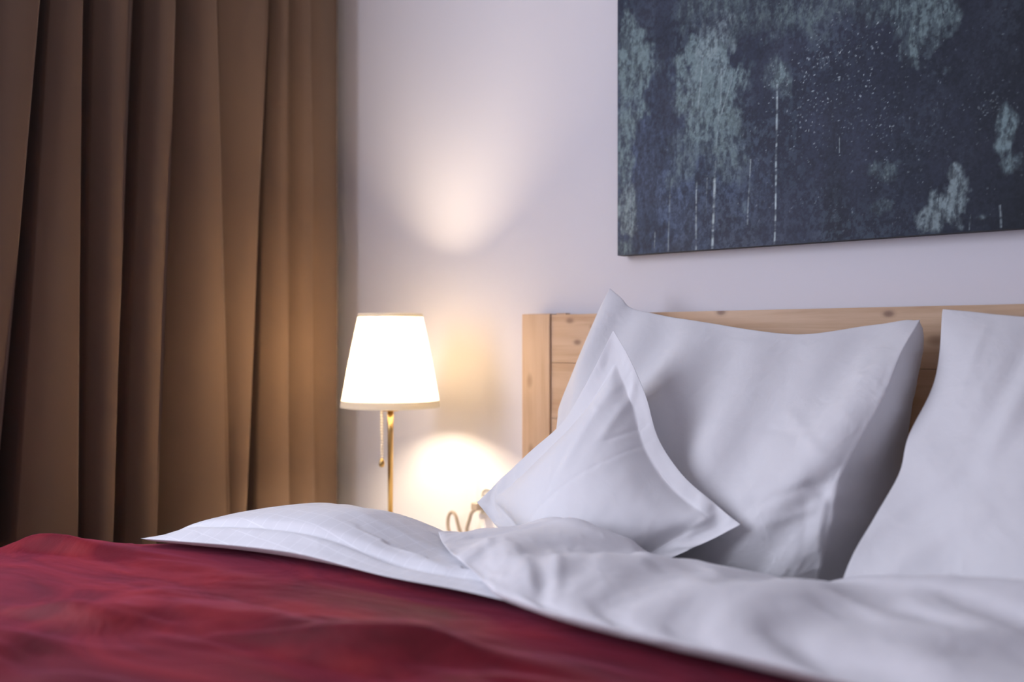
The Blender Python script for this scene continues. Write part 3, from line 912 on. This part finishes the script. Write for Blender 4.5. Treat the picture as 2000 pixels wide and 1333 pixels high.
# ------------------------------------------------------------------ canvas print of a night forest
def canvas():
    x0, x1, z0, z1 = 0.247, 1.647, 1.127, 2.06
    yf, yb = -0.032, -0.006
    dx = 0.00165
    vx1, vz1 = 1.04, 1.68                                 # finely painted where it is seen
    gx = np.r_[np.arange(x0, vx1, dx), np.arange(vx1, x1, 0.006), x1]
    gz = np.r_[np.arange(z0, vz1, dx), np.arange(vz1, z1, 0.006), z1]
    X, Z = np.meshgrid(gx, gz)
    rs = np.random.RandomState(7)
    leaf = np.clip(fbm(X * 120, Z * 85, 31, 4, 0.75) * 1.7 + 0.5, 0, 1)
    streak = np.clip(fbm(X * 150 + 4 * fbm(X * 8, Z * 8, 44, 2), Z * 34, 41, 4, 0.7) * 1.7 + 0.5, 0, 1)
    soft = fbm(X * 7, Z * 7, 51, 4, 0.6)
    base = np.array([0.020, 0.028, 0.052]); navy = np.array([0.040, 0.050, 0.085]); dk = np.array([0.010, 0.014, 0.020])
    f = np.clip(0.5 + soft * 0.9, 0, 1)[..., None]
    C_ = base * (1 - f) + navy * f
    # dark toward the right and in upright bands of spruce
    dr_ = np.clip((X - 0.70) / 0.35, 0, 1) * 0.8
    band = np.clip(fbm(X * 11, Z * 1.2, 61, 3) * 2.4, 0, 1) * 0.5 * (X > 0.55)
    w = np.clip(dr_ + band, 0, 0.92)[..., None]
    C_ = C_ * (1 - w) + dk * w
    calm = 1 - np.exp(-((X - .357) / .024) ** 4) * (Z > 1.40) - np.exp(-((X - .570) / .022) ** 4) * (Z > 1.36) * (Z < 1.52)
    tx = calm * np.clip(leaf * 1.5 - 0.55, 0, 1) * np.clip(0.6 + fbm(X * 9, Z * 6, 66, 3) * 1.8, 0, 1) * (1 - 0.55 * dr_)
    C_ = C_ + tx[..., None] * np.array([0.024, 0.034, 0.038])
    teal = np.array([0.165, 0.235, 0.250]); tealb = np.array([0.26, 0.34, 0.36]); blue = np.array([0.085, 0.125, 0.21])

    def blob(cx, cz, rx, rz, amt, col, hard=2.2, sd=0):
        nonlocal C_
        wob = fbm(X * 22, Z * 16, 71 + sd, 4, 0.65) * 1.5
        d = np.sqrt(((X - cx) / rx) ** 2 + ((Z - cz) / rz) ** 2) + wob * 0.55
        m_ = np.clip((1 - d) * hard, 0, 1)
        tex = 0.25 + 1.05 * (0.40 * leaf + 0.60 * streak) ** 1.5 * 1.5
        a_ = np.clip(m_ * amt * tex, 0, 1)[..., None] * (0.35 + 0.65 * calm[..., None])
        C_ = C_ * (1 - a_) + col * a_

    blob(.30, 1.30, .20, .20, .40, blue, 1.2, 1)
    blob(.43, 1.24, .14, .14, .30, blue, 1.2, 2)
    blob(.285, 1.49, .048, .12, .85, teal, 2.5, 3)
    blob(.285, 1.54, .035, .06, .5, teal, 2.5, 4)
    blob(.262, 1.35, .022, .10, .7, teal, 2.2, 5)
    blob(.272, 1.215, .026, .045, .75, tealb * .8, 2.2, 6)
    blob(.26, 1.14, .035, .025, .5, teal, 2.2, 7)
    blob(.455, 1.475, .086, .105, .95, teal, 2.6, 8)
    blob(.47, 1.50, .052, .07, .5, tealb, 2.0, 9)
    blob(.45, 1.38, .075, .10, .8, teal, 2.2, 10)
    blob(.50, 1.30, .055, .08, .5, teal * .85, 1.8, 11)
    blob(.40, 1.30, .04, .06, .4, teal * .8, 1.8, 12)
    blob(.602, 1.43, .026, .040, .6, teal, 2.0, 13)
    blob(.64, 1.54, .20, .06, .5, teal * .7, 1.2, 14)
    blob(.50, 1.60, .16, .05, .45, teal * .7, 1.4, 15)
    blob(.87, 1.47, .045, .085, .75, teal * .8, 2.0, 16)
    blob(.82, 1.53, .06, .05, .5, teal * .8, 1.8, 17)
    blob(.899, 1.178, .042, .046, 1.0, tealb * .8, 2.6, 18)
    blob(.866, 1.150, .020, .026, .9, tealb * .7, 2.6, 19)
    blob(.985, 1.265, .024, .045, .85, teal, 2.2, 20)
    blob(.995, 1.23, .020, .022, .7, teal, 2.2, 21)
    blob(.80, 1.24, .03, .02, .4, teal * .8, 2.0, 22)
    blob(.79, 1.18, .02, .015, .4, teal * .8, 2.0, 23)

    def line(xa, za, xb, zb_, wd, col, amt, br=True, seed=0):
        nonlocal C_
        t = np.clip((Z - za) / (zb_ - za), 0, 1)
        cx = xa + (xb - xa) * t + 0.0012 * fbm(Z * 25, Z * 0 + seed, 81 + seed, 2)
        m_ = np.clip(1.3 - np.abs(X - cx) / wd, 0, 1) * (Z > min(za, zb_)) * (Z < max(za, zb_))
        if br: m_ = m_ * np.clip(0.75 + 2.2 * fbm(Z * 70, Z * 0 + 3.3 * seed, 91 + seed, 3, 0.8), 0.15, 1)
        C_ = C_ * (1 - (m_ * amt)[..., None]) + np.array(col) * (m_ * amt)[..., None]

    wh = (0.42, 0.52, 0.55)
    line(.594, 1.128, .599, 1.42, .0018, wh, 1.0, True, 1)
    line(.466, 1.128, .471, 1.262, .0026, wh, .95, True, 2)
    line(.471, 1.262, .480, 1.40, .0015, wh, .25, True, 3)
    line(.368, 1.128, .372, 1.262, .0016, wh, .35, True, 4)
    line(.430, 1.128, .432, 1.262, .0018, wh, .6, True, 5)
    line(.539, 1.168, .546, 1.29, .0014, wh, .5, True, 6)
    line(.452, 1.19, .455, 1.27, .0014, wh, .35, True, 7)
    line(.335, 1.13, .337, 1.17, .0014, wh, .4, True, 8)
    line(.277, 1.18, .279, 1.29, .0016, wh, .45, True, 9)
    line(.435, 1.40, .445, 1.50, .0014, wh, .45, False, 10)
    line(.485, 1.38, .510, 1.45, .0014, wh, .4, False, 11)
    line(.484, 1.40, .486, 1.47, .0014, wh, .4, False, 12)
    line(.930, 1.13, .932, 1.155, .0012, wh, .3, True, 13)
    line(.978, 1.13, .976, 1.165, .0014, wh, .5, True, 14)
    line(.715, 1.28, .716, 1.31, .001, wh, .4, True, 15)
    # sparse pale twigs and glints
    for (n_, cx, cz, sx_, sz_, b0) in ((170, .68, 1.40, .055, .055, .95), (130, .725, 1.45, .05, .035, .95), (60, .79, 1.31, .03, .02, .8),
                                       (500, .72, 1.36, .12, .12, .35), (350, .90, 1.32, .10, .13, .28), (60, .955, 1.33, .02, .02, .35), (110, .64, 1.25, .12, .08, .18), (60, .60, 1.55, .12, .05, .3)):
        for _ in range(n_):
            px, pz = rs.normal(cx, sx_), rs.normal(cz, sz_)
            r = rs.uniform(0.0005, 0.0012); el = rs.uniform(0.5, 2.2); an = rs.uniform(0, 3.14)
            i0, i1 = np.searchsorted(gz, (pz - .005, pz + .005)); j0, j1 = np.searchsorted(gx, (px - .005, px + .005))
            if i1 <= i0 or j1 <= j0: continue
            u_ = (X[i0:i1, j0:j1] - px); w_ = (Z[i0:i1, j0:j1] - pz)
            uu = (u_ * math.cos(an) + w_ * math.sin(an)) / el; ww = -u_ * math.sin(an) + w_ * math.cos(an)
            m_ = np.clip(1.4 - np.sqrt(uu ** 2 + ww ** 2) / r, 0, 1) * b0 * rs.uniform(.15, 1) ** 1.5
            C_[i0:i1, j0:j1] = C_[i0:i1, j0:j1] * (1 - m_[..., None]) + np.array([.50, .60, .64]) * m_[..., None]
    # fine grain of the print
    C_ *= (1 + 0.22 * (leaf - 0.5) + 0.30 * fbm(X * 300, Z * 300, 97, 2))[..., None]
    C_ = np.clip(C_, 0, 1)
    nx, nz = len(gx), len(gz)
    V = np.stack([X, np.full_like(X, yf), Z], -1).reshape(-1, 3)
    ii, jj = np.meshgrid(np.arange(nz - 1), np.arange(nx - 1), indexing='ij')
    a = (ii * nx + jj).ravel()
    F = np.stack([a, a + 1, a + nx + 1, a + nx], 1)
    me = bpy.data.meshes.new('print')
    me.vertices.add(len(V)); me.vertices.foreach_set('co', V.ravel())
    me.loops.add(F.size); me.loops.foreach_set('vertex_index', F.ravel())
    me.polygons.add(len(F)); me.polygons.foreach_set('loop_start', np.arange(0, F.size, 4)); me.polygons.foreach_set('loop_total', np.full(len(F), 4))
    me.update(calc_edges=True)
    at = me.color_attributes.new('paint', 'FLOAT_COLOR', 'POINT')
    rgba = np.concatenate([C_.reshape(-1, 3), np.ones((len(V), 1))], 1).astype(np.float32)
    at.data.foreach_set('color', rgba.ravel())
    m, N, L, b = new_mat('canvas_print', (0.05, 0.06, 0.09), 0.62)
    b.inputs['Specular IOR Level'].default_value = 0.3
    an = N.new('ShaderNodeAttribute'); an.attribute_name = 'paint'
    L.new(an.outputs['Color'], b.inputs['Base Color'])
    bump(N, L, b, noise(N, L, coords(N, L), 900, 2), 0.25, 0.0006)
    root = empty('canvas_picture', (0.947, -0.02, 1.59), 'large dark blue canvas print of a night forest hanging above the headboard', 'picture')
    link('print', me, m, root, False)
    md, *_ = new_mat('canvas_edge', (0.02, 0.022, 0.03), 0.8)
    bmx = bmesh.new()
    add_box(bmx, (x0, yf + 0.0006, z0), (x1, yb, z1))
    bm_obj('stretcher', bmx, md, root)


canvas()
